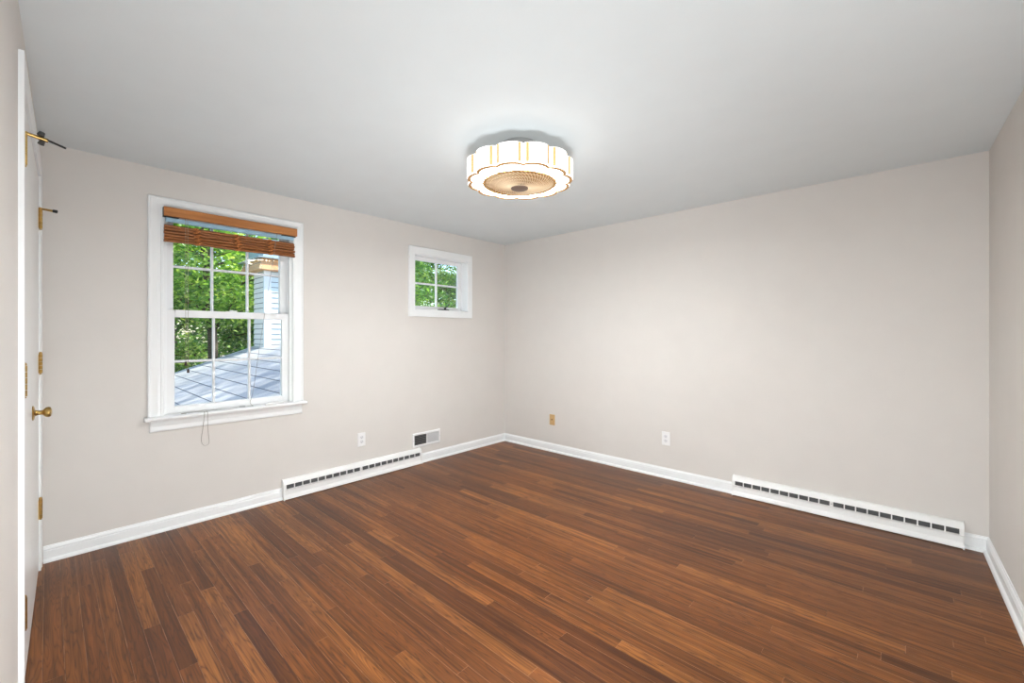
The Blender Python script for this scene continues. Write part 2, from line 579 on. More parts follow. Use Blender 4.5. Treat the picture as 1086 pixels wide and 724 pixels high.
def sash(name, parent, y0, y1, z0, z1, x0, x1, st, top, bot, ncol, nrow, mw=0.016):
    """wooden sash with a muntin grid and one pane per light (x0 outside, x1 inside)"""
    mb = MB()
    gy0, gy1, gz0, gz1 = y0 + st, y1 - st, z0 + bot, z1 - top
    mb.box(x0, x1, y0, gy0, z0, z1)
    mb.box(x0, x1, gy1, y1, z0, z1)
    mb.box(x0, x1, gy0, gy1, z0, gz0)
    mb.box(x0, x1, gy0, gy1, gz1, z1)
    s = mb.build(name, M['sash'], parent, bevel=0.004)
    xc = (x0 + x1) / 2 - 0.004
    mm = MB()
    for i in range(1, ncol):
        c = gy0 + (gy1 - gy0) * i / ncol
        mm.loft([[(xc - 0.009, c - mw / 2, z), (xc - 0.009, c + mw / 2, z), (xc + 0.004, c + mw / 2, z), (xc + 0.013, c + mw / 4, z),
                  (xc + 0.013, c - mw / 4, z), (xc + 0.004, c - mw / 2, z)] for z in (gz0 - 0.002, gz1 + 0.002)])
    for j in range(1, nrow):
        c = gz0 + (gz1 - gz0) * j / nrow
        mm.loft([[(xc - 0.009, y, c - mw / 2), (xc - 0.009, y, c + mw / 2), (xc + 0.004, y, c + mw / 2), (xc + 0.0129, y, c + mw / 4),
                  (xc + 0.0129, y, c - mw / 4), (xc + 0.004, y, c - mw / 2)] for y in (gy0 - 0.002, gy1 + 0.002)])
    mm.build('muntins', M['sash'], s)
    gp = MB()
    gp.box(xc - 0.002, xc + 0.001, gy0 - 0.003, gy1 + 0.003, gz0 - 0.003, gz1 + 0.003)
    gp.build('pane', M['glass'], s)
    return s


win = empty('window_1', (0, -2.763, 0.72))
struct(win, 'large white double-hung window with divided panes', 'window')


def rel(root, *objs):
    for o in objs:
        o.parent = root
        o.matrix_parent_inverse = Matrix.Translation(-Vector(root.location))


cy0, cy1, cz1 = -3.229, -2.298, 2.118
mb = MB()
# three-sided casing standing on the stool
cor = [(cy0, 0.73, 1, 0), (cy0, cz1, 1, -1), (cy1, cz1, -1, -1), (cy1, 0.73, -1, 0)]
cw = 0.078
rings = [[TOL(y + a * cw * u, z + b * cw * u, d) for u, d in CAS] for y, z, a, b in cor]
mb.loft(rings)
casing = mb.build('casing', M['trim'])
mb = MB()
for (a, b, c, d) in ((W1['y0'] - 0.012, W1['y0'] + 0.006, W1['z0'], W1['z1']), (W1['y1'] - 0.006, W1['y1'] + 0.012, W1['z0'], W1['z1'])):
    mb.box(-TW - 0.01, 0.0, a, b, c, d)
mb.box(-TW - 0.01, 0.0, W1['y0'], W1['y1'], W1['z1'] - 0.006, W1['z1'] + 0.012)
mb.box(-TW - 0.04, -0.028, W1['y0'], W1['y1'], W1['z0'] - 0.03, W1['z0'] + 0.004)
for (a, b) in ((W1['y0'] + 0.006, W1['y0'] + 0.018), (W1['y1'] - 0.018, W1['y1'] - 0.006)):
    mb.box(-0.026, -0.004, a, b, 0.735, W1['z1'] - 0.006)           # inside stops
    mb.box(-0.072, -0.066, a, b, 0.735, W1['z1'] - 0.006)           # parting beads
jamb = mb.build('jamb', M['trim'])
mb = MB()
prof = [(-0.028, 0.708), (0.046, 0.708), (0.051, 0.712), (0.053, 0.719), (0.051, 0.726), (0.046, 0.730), (-0.028, 0.732)]
mb.loft([[(x, y, z) for x, z in prof] for y in (W1['y0'] + 0.002, W1['y1'] - 0.002)])
prof2 = [(0.0005, 0.708), (0.046, 0.708), (0.051, 0.712), (0.053, 0.719), (0.051, 0.726), (0.046, 0.730), (0.0005, 0.731)]
mb.loft([[(x, y, z) for x, z in prof2] for y in (-3.247, W1['y0'] + 0.002)])
mb.loft([[(x, y, z) for x, z in prof2] for y in (W1['y1'] - 0.002, -2.281)])
stool = mb.build('window_sill', M['trim'])
mb = MB()
ap = [(0.0, 0.633), (0.006, 0.633), (0.012, 0.637), (0.014, 0.645), (0.014, 0.668), (0.017, 0.674), (0.022, 0.69), (0.024, 0.708), (0.0, 0.708)]
mb.loft([[(x, y + e * x * 0.4, z) for x, z in ap] for y, e in ((-3.222, 1), (-2.302, -1))])
apron = mb.build('apron', M['trim'])
lower = sash('lower_sash', None, -3.140, -2.386, 0.735, 1.405, -0.064, -0.028, 0.050, 0.045, 0.045, 3, 2)
upper = sash('upper_sash', None, -3.140, -2.386, 1.372, 2.034, -0.108, -0.074, 0.050, 0.045, 0.036, 3, 2)
mb = MB()
mb.box(-0.060, -0.034, -2.80, -2.735, 1.4055, 1.410)
mb.lathe([(0.001, 0), (0.011, 0), (0.012, 0.006), (0.008, 0.010), (0.001, 0.010)], (-0.047, -2.767, 1.410), seg=16)
mb.box(-0.052, -0.042, -2.775, -2.73, 1.412, 1.418)
lock = mb.build('sash_lock', M['plate'])
rel(win, casing, jamb, stool, apron, lower, upper, lock)

# small awning window ---------------------------------------------------
win2 = empty('window_2', (0, -0.93, 1.42))
struct(win2, 'small white crank-out window near the far corner', 'window')
mb = MB()
mb.frame(-1.328, -0.532, 1.421, 2.096, 0.063, 0.063, 0.069, 0.070,
         [(0.0, 0.0), (0.0, 0.018), (0.05, 0.020), (0.95, 0.020), (1.0, 0.018), (1.0, 0.0)], TOL)
casing = mb.build('casing', M['trim'])
mb = MB()
y0, y1, z0, z1 = W2['y0'], W2['y1'], W2['z0'], W2['z1']
mb.box(-TW - 0.01, 0, y0 - 0.012, y0 + 0.006, z0, z1)
mb.box(-TW - 0.01, 0, y1 - 0.006, y1 + 0.012, z0, z1)
mb.box(-TW - 0.01, 0, y0, y1, z1 - 0.006, z1 + 0.012)
mb.box(-TW - 0.01, 0, y0, y1, z0 - 0.012, z0 + 0.006)
jamb = mb.build('jamb', M['trim'])
aw = sash('awning_sash', None, y0 + 0.007, y1 - 0.007, z0 + 0.007, z1 - 0.007, -0.110, -0.078, 0.048, 0.035, 0.036, 2, 2, 0.018)
mb = MB()
mb.box(-0.077, -0.045, -0.925, -0.80, z0 + 0.0065, z0 + 0.018)
mb.lathe([(0.001, 0), (0.013, 0), (0.012, 0.012), (0.006, 0.018), (0.001, 0.018)], (-0.050, -0.850, z0 + 0.018), seg=16)
mb.tube([(-0.050, -0.850, z0 + 0.030), (-0.045, -0.830, z0 + 0.046), (-0.042, -0.806, z0 + 0.066)], [0.0055, 0.005, 0.0045], 8)
mb.lathe([(0.001, 0), (0.008, 0), (0.009, 0.01), (0.001, 0.016)], (-0.042, -0.804, z0 + 0.064), seg=12)
crank = mb.build('crank_handle', M['crank'], smooth=True)
crank['label'] = 'dark bronze crank handle'
rel(win2, casing, jamb, aw, crank)

# ------------------------------------------------------------------ closet doors
mb = MB()
cs0, cs1, ct = 0.049, 1.421, 2.146
wc = 0.063
DC = [(0.0, 0.0), (0.0, 0.013), (0.08, 0.014), (0.22, 0.014), (0.28, 0.0125), (0.85, 0.0105), (0.92, 0.0115), (1.0, 0.009), (1.0, 0.0)]
cor = [(cs0, 0.0, 1, 0), (cs0, ct, 1, -1), (cs1, ct, -1, -1), (cs1, 0.0, -1, 0)]
mb.loft([[DW(s + a * wc * u, d, z + b * wc * u) for u, d in DC] for s, z, a, b in cor])
struct(mb.build('trim_1', M['trim']), 'white casing around the closet doors', 'trim')
mb = MB()
boxf(mb, DW, CS0 - 0.002, CS0 + 0.010, -0.078, -0.001, 0, CZ)
boxf(mb, DW, CS1 - 0.010, CS1 + 0.002, -0.078, -0.001, 0, CZ)
boxf(mb, DW, CS0, CS1, -0.078, -0.001, CZ - 0.010, CZ + 0.002)
struct(mb.build('trim_2', M['trim']), 'white jamb inside the closet opening', 'trim')


def hinge(zc, s, sgn, stop):
    """hinge at along-wall s; sgn = direction of the door leaf from the pin"""
    mb = MB()
    n = 0.0095
    hl = 0.052
    seg = [(-hl, -0.021), (-0.0195, -0.0005), (0.001, 0.020), (0.0215, hl - 0.010), (hl - 0.009, hl)]
    seg = [(-0.050, -0.0308), (-0.0294, -0.0108), (-0.0094, 0.0094), (0.0108, 0.0294), (0.0308, 0.050)]
    for a, b in seg:
        mb.tube([DW(s, n, zc + a), DW(s, n, zc + b)], 0.0072, 12)
    mb.lathe([(0.0005, 0), (0.0055, 0), (0.0065, 0.004), (0.0045, 0.009), (0.0005, 0.011)], DW(s, n, zc + 0.0505), seg=12)
    mb.lathe([(0.0005, 0), (0.0045, 0), (0.0055, 0.004), (0.0005, 0.006)], DW(s, n, zc - 0.0565), seg=12)
    boxf(mb, DW, min(s, s + sgn * 0.028), max(s, s + sgn * 0.028), 0.0022, 0.0045, zc - 0.048, zc + 0.048)
    o = mb.build('hinge', M['brass'], smooth=True)
    st = None
    if stop:
        pass
    return o


def rod(a, b, r, name, mat, parent=None):
    mb = MB()
    mb.tube([a, b], r, 10)
    return mb.build(name, mat, parent, smooth=True)


def door(name, s0, s1, hinge_s, sgn, label):
    root = empty(name, DW((s0 + s1) / 2, 0, 0))
    struct(root, label, 'door')
    mb = MB()
    F = lambda a, n, z: DW(a, n, z)
    fz0, fz1, fn = 0.012, CZ - 0.014, 0.002
    boxf(mb, F, s0, s1, -0.033, fn, fz0, fz1)
    slab = mb.build('door_slab', M['door'], bevel=0.0015)
    hs = [hinge(z, hinge_s, sgn, False) for z in (0.331, 1.095, 1.855)]
    rel(root, slab, *hs)
    return root, hs


dl, hl_far = door('door_1', CS0 + 0.013, 0.7335, CS0 + 0.011, 1, 'white closet door next to the big window wall')
dr, hl_near = door('door_2', 0.7365, CS1 - 0.013, CS1 - 0.011, -1, 'white closet door nearest the viewer')


def sub(parent_hinge, o):
    o.parent = parent_hinge


# hinge-pin door stops: brass arm, rubber pads, threaded rod with a rubber tip (sub-parts of the top hinges)
def pin_stop(h, s, zc, sgn, long_rod):
    top = zc + 0.055
    pin = DW(s, 0.0095, top)
    mb = MB()
    mb.lathe([(0.004, -0.003), (0.0085, -0.003), (0.0085, 0.004), (0.004, 0.004)], pin, seg=14)
    end = DW(s + sgn * 0.012, 0.062 if long_rod else 0.058, top - 0.006)
    mb.tube([pin, end], [0.0052, 0.0066], 10)
    arm = mb.build('stop_arm', M['brass'], smooth=True)
    mb = MB()
    d = (end - pin).normalized()
    side = DU * (sgn)
    if long_rod:
        a = pin.lerp(end, 0.72)
        for q, rr in ((Vector((0, 0, 0.012)) + DU * 0.010, 0.0095), (Vector((0, 0, -0.012)) - DU * 0.006, 0.0085)):
            c = a + q
            mb.tube([c - Vector((0, 0, 0.006)) - d * 0.002, c + Vector((0, 0, 0.006)) + d * 0.002], [rr, rr * 0.8], 12)
        pad = mb.build('bumper_pad', M['grey_rubber'], smooth=True)
        mb = MB()
        r0 = pin.lerp(end, 0.80) + Vector((0, 0, 0.003))
        r1 = DW(s + sgn * 0.010 + 0.010, 0.104, top - 0.022)
        mb.tube([r0, r1], 0.0034, 10)
        tip = mb.build('threaded_rod', M['rubber'], smooth=True)
        pad.parent = h
        tip.parent = h
    else:
        mb.tube([end - d * 0.004, end + d * 0.012], [0.008, 0.0085], 12)
        pad = mb.build('bumper_pad', M['rubber'], smooth=True)
        pad.parent = h
    arm.parent = h


pin_stop(hl_near[2], CS1 - 0.011, 1.855, -1, True)
pin_stop(hl_far[2], CS0 + 0.011, 1.855, 1, False)

# knob on the near door, beside the meeting edge
ks, kz = 0.690, 0.906
Mk = Matrix(((DU.x, 0, DN.x), (DU.y, 0, DN.y), (0, 1, 0))).to_4x4()
mb = MB()
mb.lathe([(0.001, 0.0), (0.031, 0.0), (0.032, 0.003), (0.027, 0.006), (0.014, 0.008), (0.012, 0.012), (0.010, 0.016), (0.0095, 0.024),
          (0.0115, 0.031), (0.017, 0.035), (0.0215, 0.041), (0.0225, 0.048), (0.0205, 0.054), (0.012, 0.0575), (0.001, 0.0585)],
         DW(ks, 0.0021, kz), seg=28, M4=Mk)
knob = mb.build('door_knob', M['brass'], smooth=True)
rel(dl, knob)

# ------------------------------------------------------------------ baseboard heaters
HP = [(0.002, 0.004), (0.052, 0.004), (0.054, 0.008), (0.053, 0.014), (0.047, 0.028), (0.041, 0.036), (0.0395, 0.070), (0.0465, 0.0755),
      (0.0465, 0.080)]
HP_B = [(0.034, 0.080), (0.034, 0.1125)]          # recess behind the slots
HP_T = [(0.0445, 0.1125), (0.042, 0.118), (0.034, 0.134), (0.026, 0.143), (0.016, 0.1475), (0.002, 0.148)]


def heater(F, s0, s1, label):
    root = empty('baseboard_heater', F((s0 + s1) / 2, 0.0, 0.0))
    tag(root, label, 'heater', 'white baseboard heaters')
    mb = MB()
    a, b = s0 + 0.006, s1 - 0.006
    mb.loft([[F(s, d, z) for d, z in HP + HP_B + HP_T] for s in (a, b)])
    body = mb.build('heater_body', M['heater'])
    mb = MB()
    L = s1 - s0
    e, mid = 0.020, 0.020
    cell = (L - 2 * e - mid) / 20.0
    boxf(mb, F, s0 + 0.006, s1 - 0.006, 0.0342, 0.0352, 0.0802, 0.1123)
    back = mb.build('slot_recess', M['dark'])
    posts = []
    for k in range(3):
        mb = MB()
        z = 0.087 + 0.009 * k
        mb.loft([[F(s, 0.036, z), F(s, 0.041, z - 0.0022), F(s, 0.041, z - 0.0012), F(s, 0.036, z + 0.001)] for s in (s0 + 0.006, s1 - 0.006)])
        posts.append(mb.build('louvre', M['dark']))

    def post(c0, c1):
        q = [(0.0352, 0.0795), (0.0455, 0.0795), (0.0435, 0.113), (0.0352, 0.113)]
        mb = MB()
        mb.loft([[F(s, d, z) for d, z in q] for s in (c0, c1)])
        posts.append(mb.build('slot_divider', M['heater']))
    g = 0.0065
    post(s0 + 0.006, s0 + e)
    post(s1 - e, s1 - 0.006)
    for h in (0, 1):
        o = s0 + e + h * (10 * cell + mid)
        for i in range(1, 10):
            post(o + i * cell - g / 2, o + i * cell + g / 2)
    post(s0 + e + 10 * cell, s0 + e + 10 * cell + mid)
    mb = MB()
    c = F(s0 + L / 2, 0.0448, 0.096)
    nn = (F(0, 1, 0) - F(0, 0, 0)).normalized()
    mb.tube([c, c + nn * 0.002], [0.0042, 0.003], 12)
    scr = mb.build('screw', M['grey_metal'], smooth=True)
    caps = []
    for c0, c1 in ((s0, s0 + 0.006), (s1 - 0.006, s1)):
        mb = MB()
        q = [(0.001, 0.0), (0.056, 0.0), (0.057, 0.010), (0.0495, 0.028), (0.0475, 0.040), (0.0485, 0.080), (0.0465, 0.114), (0.036, 0.136),
             (0.027, 0.1455), (0.016, 0.150), (0.001, 0.150)]
        mb.loft([[F(s, d, z) for d, z in q] for s in (c0, c1)])
        caps.append(mb.build('end_cap', M['heater']))
    rel(root, body, back, scr, *posts, *caps)
    return root


heater(FL, HL0, HL1, 'long white slotted baseboard heater under the wall between the two windows')
heater(FB, HB0, HB1, 'long white slotted baseboard heater on the blank wall at right')

# ------------------------------------------------------------------ wall register
rg = empty('wall_register', (0, -1.12, 0.155))
tag(rg, 'white wall register, left half dark open louvres, right half grey closed', 'vent')
mb = MB()
mb.frame(-1.285, -0.957, 0.155, 0.293, 0.020, 0.020, 0.022, 0.022,
         [(0, 0), (0, 0.004), (0.3, 0.009), (0.9, 0.009), (1.0, 0.006), (1.0, 0.0)], TOL)
mb.box(0.0005, 0.008, -1.124, -1.116, 0.176, 0.272)
fr = mb.build('register_frame', M['plate'])
mb = MB()
mb.box(0.0003, 0.001, -1.266, -1.12, 0.176, 0.272)
bk = mb.build('duct_opening', M['slot'])
lv, cl, sc = [], [], []
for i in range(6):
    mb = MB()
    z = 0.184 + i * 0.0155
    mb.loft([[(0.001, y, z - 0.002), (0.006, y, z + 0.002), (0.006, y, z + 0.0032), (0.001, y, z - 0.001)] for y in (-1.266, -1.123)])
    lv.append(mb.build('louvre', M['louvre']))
for i in range(7):
    mb = MB()
    z = 0.1765 + i * 0.0136
    mb.loft([[(0.0015, y, z), (0.0055, y, z + 0.001), (0.0035, y, z + 0.0135), (0.0012, y, z + 0.0135)] for y in (-1.117, -0.975)])
    cl.append(mb.build('closed_louvre', M['grey_metal']))
for yy in (-1.279, -0.963):
    mb = MB()
    mb.tube([(0.008, yy + 0.002, 0.224), (0.0102, yy + 0.002, 0.224)], [0.004, 0.003], 10)
    sc.append(mb.build('screw', M['grey_metal']))
rel(rg, fr, bk, *lv, *cl, *sc)


# ------------------------------------------------------------------ outlets
def outlet(F, s, z, label, name='wall_outlet'):
    root = empty(name, F(s, 0, z))
    tag(root, label, 'outlet', 'white wall outlets')
    mb = MB()
    w_, h_ = 0.036, 0.059
    rings = [[F(s + a * w_ * k, d, z + b * h_ * k) for a, b in ((-1, -1), (1, -1), (1, 1), (-1, 1))] for k, d in
             ((1.0, 0.0003), (1.0, 0.003), (0.95, 0.0055), (0.5, 0.006))]
    mb.loft(rings)
    pl = mb.build('cover_plate', M['plate'], bevel=0.001)
    parts = [pl]
    for zz in (z + 0.0195, z - 0.0195):
        mb = MB()
        ring = []
        for d in (0.0055, 0.0072):
            ring.append([F(s + 0.0165 * math.copysign(abs(math.cos(q)) ** 0.7, math.cos(q)), d,
                           zz + 0.0145 * math.copysign(abs(math.sin(q)) ** 0.9, math.sin(q))) for q in
                         [2 * math.pi * j / 20 for j in range(20)]])
        mb.loft(ring)
        so = mb.build('socket', M['socket'])
        ms = MB()
        boxf(ms, F, s - 0.0075, s - 0.0055, 0.0073, 0.0075, zz - 0.001, zz + 0.007)
        boxf(ms, F, s + 0.0055, s + 0.0075, 0.0073, 0.0075, zz - 0.001, zz + 0.006)
        boxf(ms, F, s - 0.002, s + 0.002, 0.0073, 0.0075, zz - 0.009, zz - 0.005)
        sl = ms.build('slot', M['slot'], so)
        parts.append(so)
    mb = MB()
    c = F(s, 0.006, z)
    nn = (F(0, 1, 0) - F(0, 0, 0)).normalized()
    mb.tube([c, c + nn * 0.0014], [0.003, 0.002], 10)
    parts.append(mb.build('screw', M['socket']))
    rel(root, *parts)
    return root


outlet(FL, 1.806, 0.336, 'white outlet on the window wall above the left heater')
outlet(FB, 1.942, 0.341, 'white outlet on the blank wall left of the right heater')
jk = empty('jack_plate', (0.7026, 0, 0.337))
tag(jk, 'small tan phone jack plate low on the blank wall near the far corner', 'wall plate')
mb = MB()
rings = [[FB(0.7026 + a * 0.035 * k, d, 0.337 + b * 0.0565 * k) for a, b in ((-1, -1), (1, -1), (1, 1), (-1, 1))] for k, d in
         ((1.0, 0.0003), (1.0, 0.003), (0.94, 0.0055), (0.5, 0.006))]
mb.loft(rings)
p1 = mb.build('cover_plate', M['tan_plate'], bevel=0.001)
mb = MB()
boxf(mb, FB, 0.7026 - 0.0075, 0.7026 + 0.0075, 0.0055, 0.009, 0.332, 0.348)
p2 = mb.build('jack_socket', M['tan_dark'])
p3 = []
for dz in (-0.042, 0.042):
    mb = MB()
    mb.tube([FB(0.7026, 0.0055, 0.337 + dz), FB(0.7026, 0.0074, 0.337 + dz)], [0.003, 0.002], 10)
    p3.append(mb.build('screw', M['tan_dark']))
rel(jk, p1, p2, *p3)

# ------------------------------------------------------------------ ceiling light with fan
LX, LY = 1.890, -1.865
ZB, ZT = 2.093, 2.197
lamp = empty('ceiling_light', (LX, LY, H))
tag(lamp, 'flower-shaped lit ceiling light with a caged fan in its centre', 'ceiling light')
NP = 12
cusp0 = math.atan2(cam.location.y - LY, cam.location.x - LX) + math.radians(4)      # a cusp roughly faces the doorway
RC, RP = 0.271, 0.296                         # radius at the cusps and at the crown of the petals


def petal_r(q):
    """scalloped outline: q in 0..1 across one petal"""
    a = math.sin(math.pi * q)
    return RC + (RP - RC) * a ** 0.62


def outline(scale=1.0, n=10):
    pts = []
    for i in range(NP):
        for j in range(n):
            q = j / n
            th = cusp0 + 2 * math.pi * (i + q) / NP
            r = petal_r(q) * scale
            pts.append((r * math.cos(th), r * math.sin(th)))
    return pts


parts = []
first = None
for i in range(NP):
    mb = MB()
    n = 12
    outer, inner = [], []
    for j in range(n + 1):
        q = j / n
        th = cusp0 + 2 * math.pi * (i + q) / NP
        r = petal_r(q)
        outer.append((LX + r * math.cos(th), LY + r * math.sin(th)))
        inner.append((LX + (r - 0.006) * math.cos(th), LY + (r - 0.006) * math.sin(th)))
    sec = outer + inner[::-1]
    mb.loft([[(x, y, z) for x, y in sec] for z in (ZB + 0.004, ZT - 0.002)])
    parts.append(mb.build('petal_panel', M['petal_glow'], smooth=True, angle=30))
    # pale gold ribs either side of the cusp
    for q in (0.13, 0.87):
        pp = []
        for dq in (-0.045, 0.045):
            th = cusp0 + 2 * math.pi * (i + q + dq) / NP
            for e in (0.0004, 0.0022):
                r = petal_r(q + dq) + e
                pp.append((LX + r * math.cos(th), LY + r * math.sin(th)))
        pp = [pp[0], pp[1], pp[3], pp[2]]
        mb = MB()
        mb.loft([[(x, y, z) for x, y in pp] for z in (ZB + 0.006, ZT - 0.004)])
        parts.append(mb.build('gold_rib', M['gold_rib']))
# bottom diffuser ring: scalloped outside, round opening inside
oo = outline(0.985, 10)
N = len(oo)
mb = MB()
ang = [math.atan2(y, x) for x, y in oo]
RI = 0.205
r_out_b = [(LX + x, LY + y, ZB) for x, y in oo]
r_in_b = [(LX + RI * math.cos(a), LY + RI * math.sin(a), ZB) for a in ang]
r_in_t = [(LX + RI * math.cos(a), LY + RI * math.sin(a), ZB + 0.006) for a in ang]
r_out_t = [(LX + x, LY + y, ZB + 0.006) for x, y in oo]
mb.loft([r_out_b, r_in_b, r_in_t, r_out_t, r_out_b], caps=False)
parts.append(mb.build('diffuser_ring', M['shade_glow']))
mb = MB()
mb.loft([[(LX + r * math.cos(2 * math.pi * j / 72), LY + r * math.sin(2 * math.pi * j / 72), z) for j in range(72)]
         for r, z in ((0.218, ZB - 0.0006), (0.237, ZB - 0.0006), (0.237, ZB + 0.002), (0.218, ZB + 0.002), (0.218, ZB - 0.0006))], caps=False)
parts.append(mb.build('led_band', M['led_glow']))
# gold scalloped edging along the lower rim
mb = MB()
o1, o2 = outline(0.990, 10), outline(0.932, 10)
mb.loft([[(LX + x, LY + y, z) for x, y in o] for o, z in ((o1, ZB + 0.001), (o1, ZB - 0.003), (o2, ZB - 0.003), (o2, ZB + 0.001), (o1, ZB + 0.001))], caps=False)
parts.append(mb.build('gold_edging', M['gold_trim']))
# top plate with an added glow
mb = MB()
ot = outline(0.985, 10)
mb.loft([[(LX + x, LY + y, z) for x, y in ot] for z in (ZT - 0.006, ZT)])
parts.append(mb.build('top_plate', M['top_glow']))
# canopy, stem
mb = MB()
mb.lathe([(0.001, H), (0.105, H), (0.105, H - 0.012), (0.098, H - 0.02), (0.001, H - 0.02)], (LX, LY, 0), seg=40)
parts.append(mb.build('canopy', M['lamp_metal'], smooth=True))
mb = MB()
mb.tube([(LX, LY, H - 0.02), (LX, LY, ZT)], 0.022, 16)
parts.append(mb.build('stem', M['lamp_metal'], smooth=True))
for a in (0.6, 2.7, 4.8):
    mb = MB()
    p = Vector((LX + 0.092 * math.cos(cusp0 + a), LY + 0.092 * math.sin(cusp0 + a), 0))
    mb.tube([p + Vector((0, 0, H - 0.02)), p + Vector((0, 0, ZT))], 0.0032, 8)
    parts.append(mb.build('mounting_screw', M['rubber']))
# glowing inner wall of the fan well and its ceiling
mb = MB()
mb.loft([[(LX + r * math.cos(2 * math.pi * j / 64), LY + r * math.sin(2 * math.pi * j / 64), z) for j in range(64)]
         for r, z in ((0.207, ZB + 0.008), (0.207, ZT - 0.008), (0.212, ZT - 0.008), (0.212, ZB + 0.008), (0.207, ZB + 0.008))], caps=False)
parts.append(mb.build('inner_diffuser', M['core_glow'], smooth=True))
# fan blades
for i in range(5):
    mb = MB()
    a0 = 2 * math.pi * i / 5 + 0.3
    rings = []
    for r in np.linspace(0.045, 0.185, 7):
        wd = 0.030 + 0.045 * math.sin((r - 0.045) / 0.14 * math.pi * 0.62)
        th = a0 + (r - 0.045) * 2.2
        c = Vector((LX + r * math.cos(th), LY + r * math.sin(th), ZB + 0.045))
        t = Vector((-math.sin(th), math.cos(th), 0.35)).normalized()
        u = Vector((0, 0, 0.0022))
        rings.append([c - t * wd - u, c + t * wd - u, c + t * wd + u, c - t * wd + u])
    mb.loft(rings)
    parts.append(mb.build('fan_blade', M['blade'], smooth=True))
mb = MB()
mb.lathe([(0.001, ZB + 0.02), (0.042, ZB + 0.02), (0.045, ZB + 0.03), (0.045, ZT - 0.01), (0.001, ZT - 0.01)], (LX, LY, 0), seg=28)
parts.append(mb.build('fan_motor', M['blade'], smooth=True))
# guard: rim, curved wires, rings
mb = MB()
mb.lathe([(0.190, ZB + 0.004), (0.208, ZB + 0.004), (0.209, ZB - 0.004), (0.205, ZB - 0.009), (0.195, ZB - 0.010), (0.189, ZB - 0.006), (0.190, ZB + 0.004)],
         (LX, LY, 0), seg=72)
parts.append(mb.build('guard_rim', M['gold_trim'], smooth=True))


def dome(r):
    return ZB - 0.004 - 0.026 * (1 - (r / 0.192) ** 2)


mb = MB()
for i in range(52):
    a0 = 2 * math.pi * i / 52
    pts = []
    for r in np.linspace(0.045, 0.192, 8):
        th = a0 + (0.192 - r) * 5.2
        pts.append((LX + r * math.cos(th), LY + r * math.sin(th), dome(r)))
    mb.tube(pts, 0.0022, 5)
for r in (0.075, 0.105, 0.135, 0.165):
    mb.tube([(LX + r * math.cos(2 * math.pi * j / 60), LY + r * math.sin(2 * math.pi * j / 60), dome(r) + 0.002) for j in range(61)], 0.0014, 5)
parts.append(mb.build('fan_guard', M['guard']))
mb = MB()
mb.lathe([(0.001, ZB - 0.036), (0.040, ZB - 0.036), (0.047, ZB - 0.033), (0.049, ZB - 0.028), (0.049, ZB - 0.024), (0.001, ZB - 0.024)], (LX, LY, 0), seg=36)
cap = mb.build('centre_cap', M['lamp_cap'], smooth=True)
cap['label'] = 'round brown centre cap'
parts.append(cap)
rel(lamp, *parts)

# ------------------------------------------------------------------ bamboo shade on the big window
bl = empty('bamboo_shade', (0.03, -2.763, 2.05))
tag(bl, 'raised brown bamboo roman shade with honey wood valance on the large window', 'window shade')
parts = []
mb = MB()
mb.loft([[(x, y, z) for x, z in ((0.050, 1.994), (0.063, 1.994), (0.066, 1.998), (0.066, 2.046), (0.062, 2.052), (0.050, 2.052))] for y in (-3.157, -2.362)])
parts.append(mb.build('valance', M['valance'], bevel=0.0015))
mb = MB()
mb.box(0.0215, 0.0495, -3.158, -3.146, 1.992, 2.050)
mb.box(0.0215, 0.0495, -3.158, -3.08, 1.990, 1.998)
parts.append(mb.build('end_bracket', M['shadow_wood']))
mb = MB()
mb.box(0.0215, 0.0495, -2.378, -2.366, 1.992, 2.050)
mb.box(0.0215, 0.0495, -2.46, -2.366, 1.990, 1.998)
parts.append(mb.build('end_bracket', M['shadow_wood']))
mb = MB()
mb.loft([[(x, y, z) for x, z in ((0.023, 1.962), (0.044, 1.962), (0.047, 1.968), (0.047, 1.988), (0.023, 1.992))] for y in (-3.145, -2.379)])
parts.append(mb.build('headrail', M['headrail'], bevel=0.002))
# gathered folds: each a thin woven panel sagging into a loop
mb = MB()
mb.box(0.0225, 0.026, -3.150, -2.376, 1.838, 1.946)
parts.append(mb.build('back_panel', M['bamboo']))
for k in range(6):
    mb = MB()
    zc = 1.8415 + 0.0185 * k
    hz = 0.0085
    dep = 0.030 - 0.0028 * k
    rings = []
    for q in range(13):
        t = q / 12
        y = -3.154 + 0.0012 * (k % 3) + (0.780 - 0.003 * (k % 2)) * t
        sag = 0.0018 * math.sin(9 * t + k * 1.7)
        rings.append([(0.0265 + dep * (0.5 + 0.5 * math.cos(a)), y, zc + sag + hz * math.sin(a)) for a in [2 * math.pi * i / 14 for i in range(14)]])
    mb.loft(rings)
    parts.append(mb.build('bamboo_fold', M['bamboo'], smooth=True))
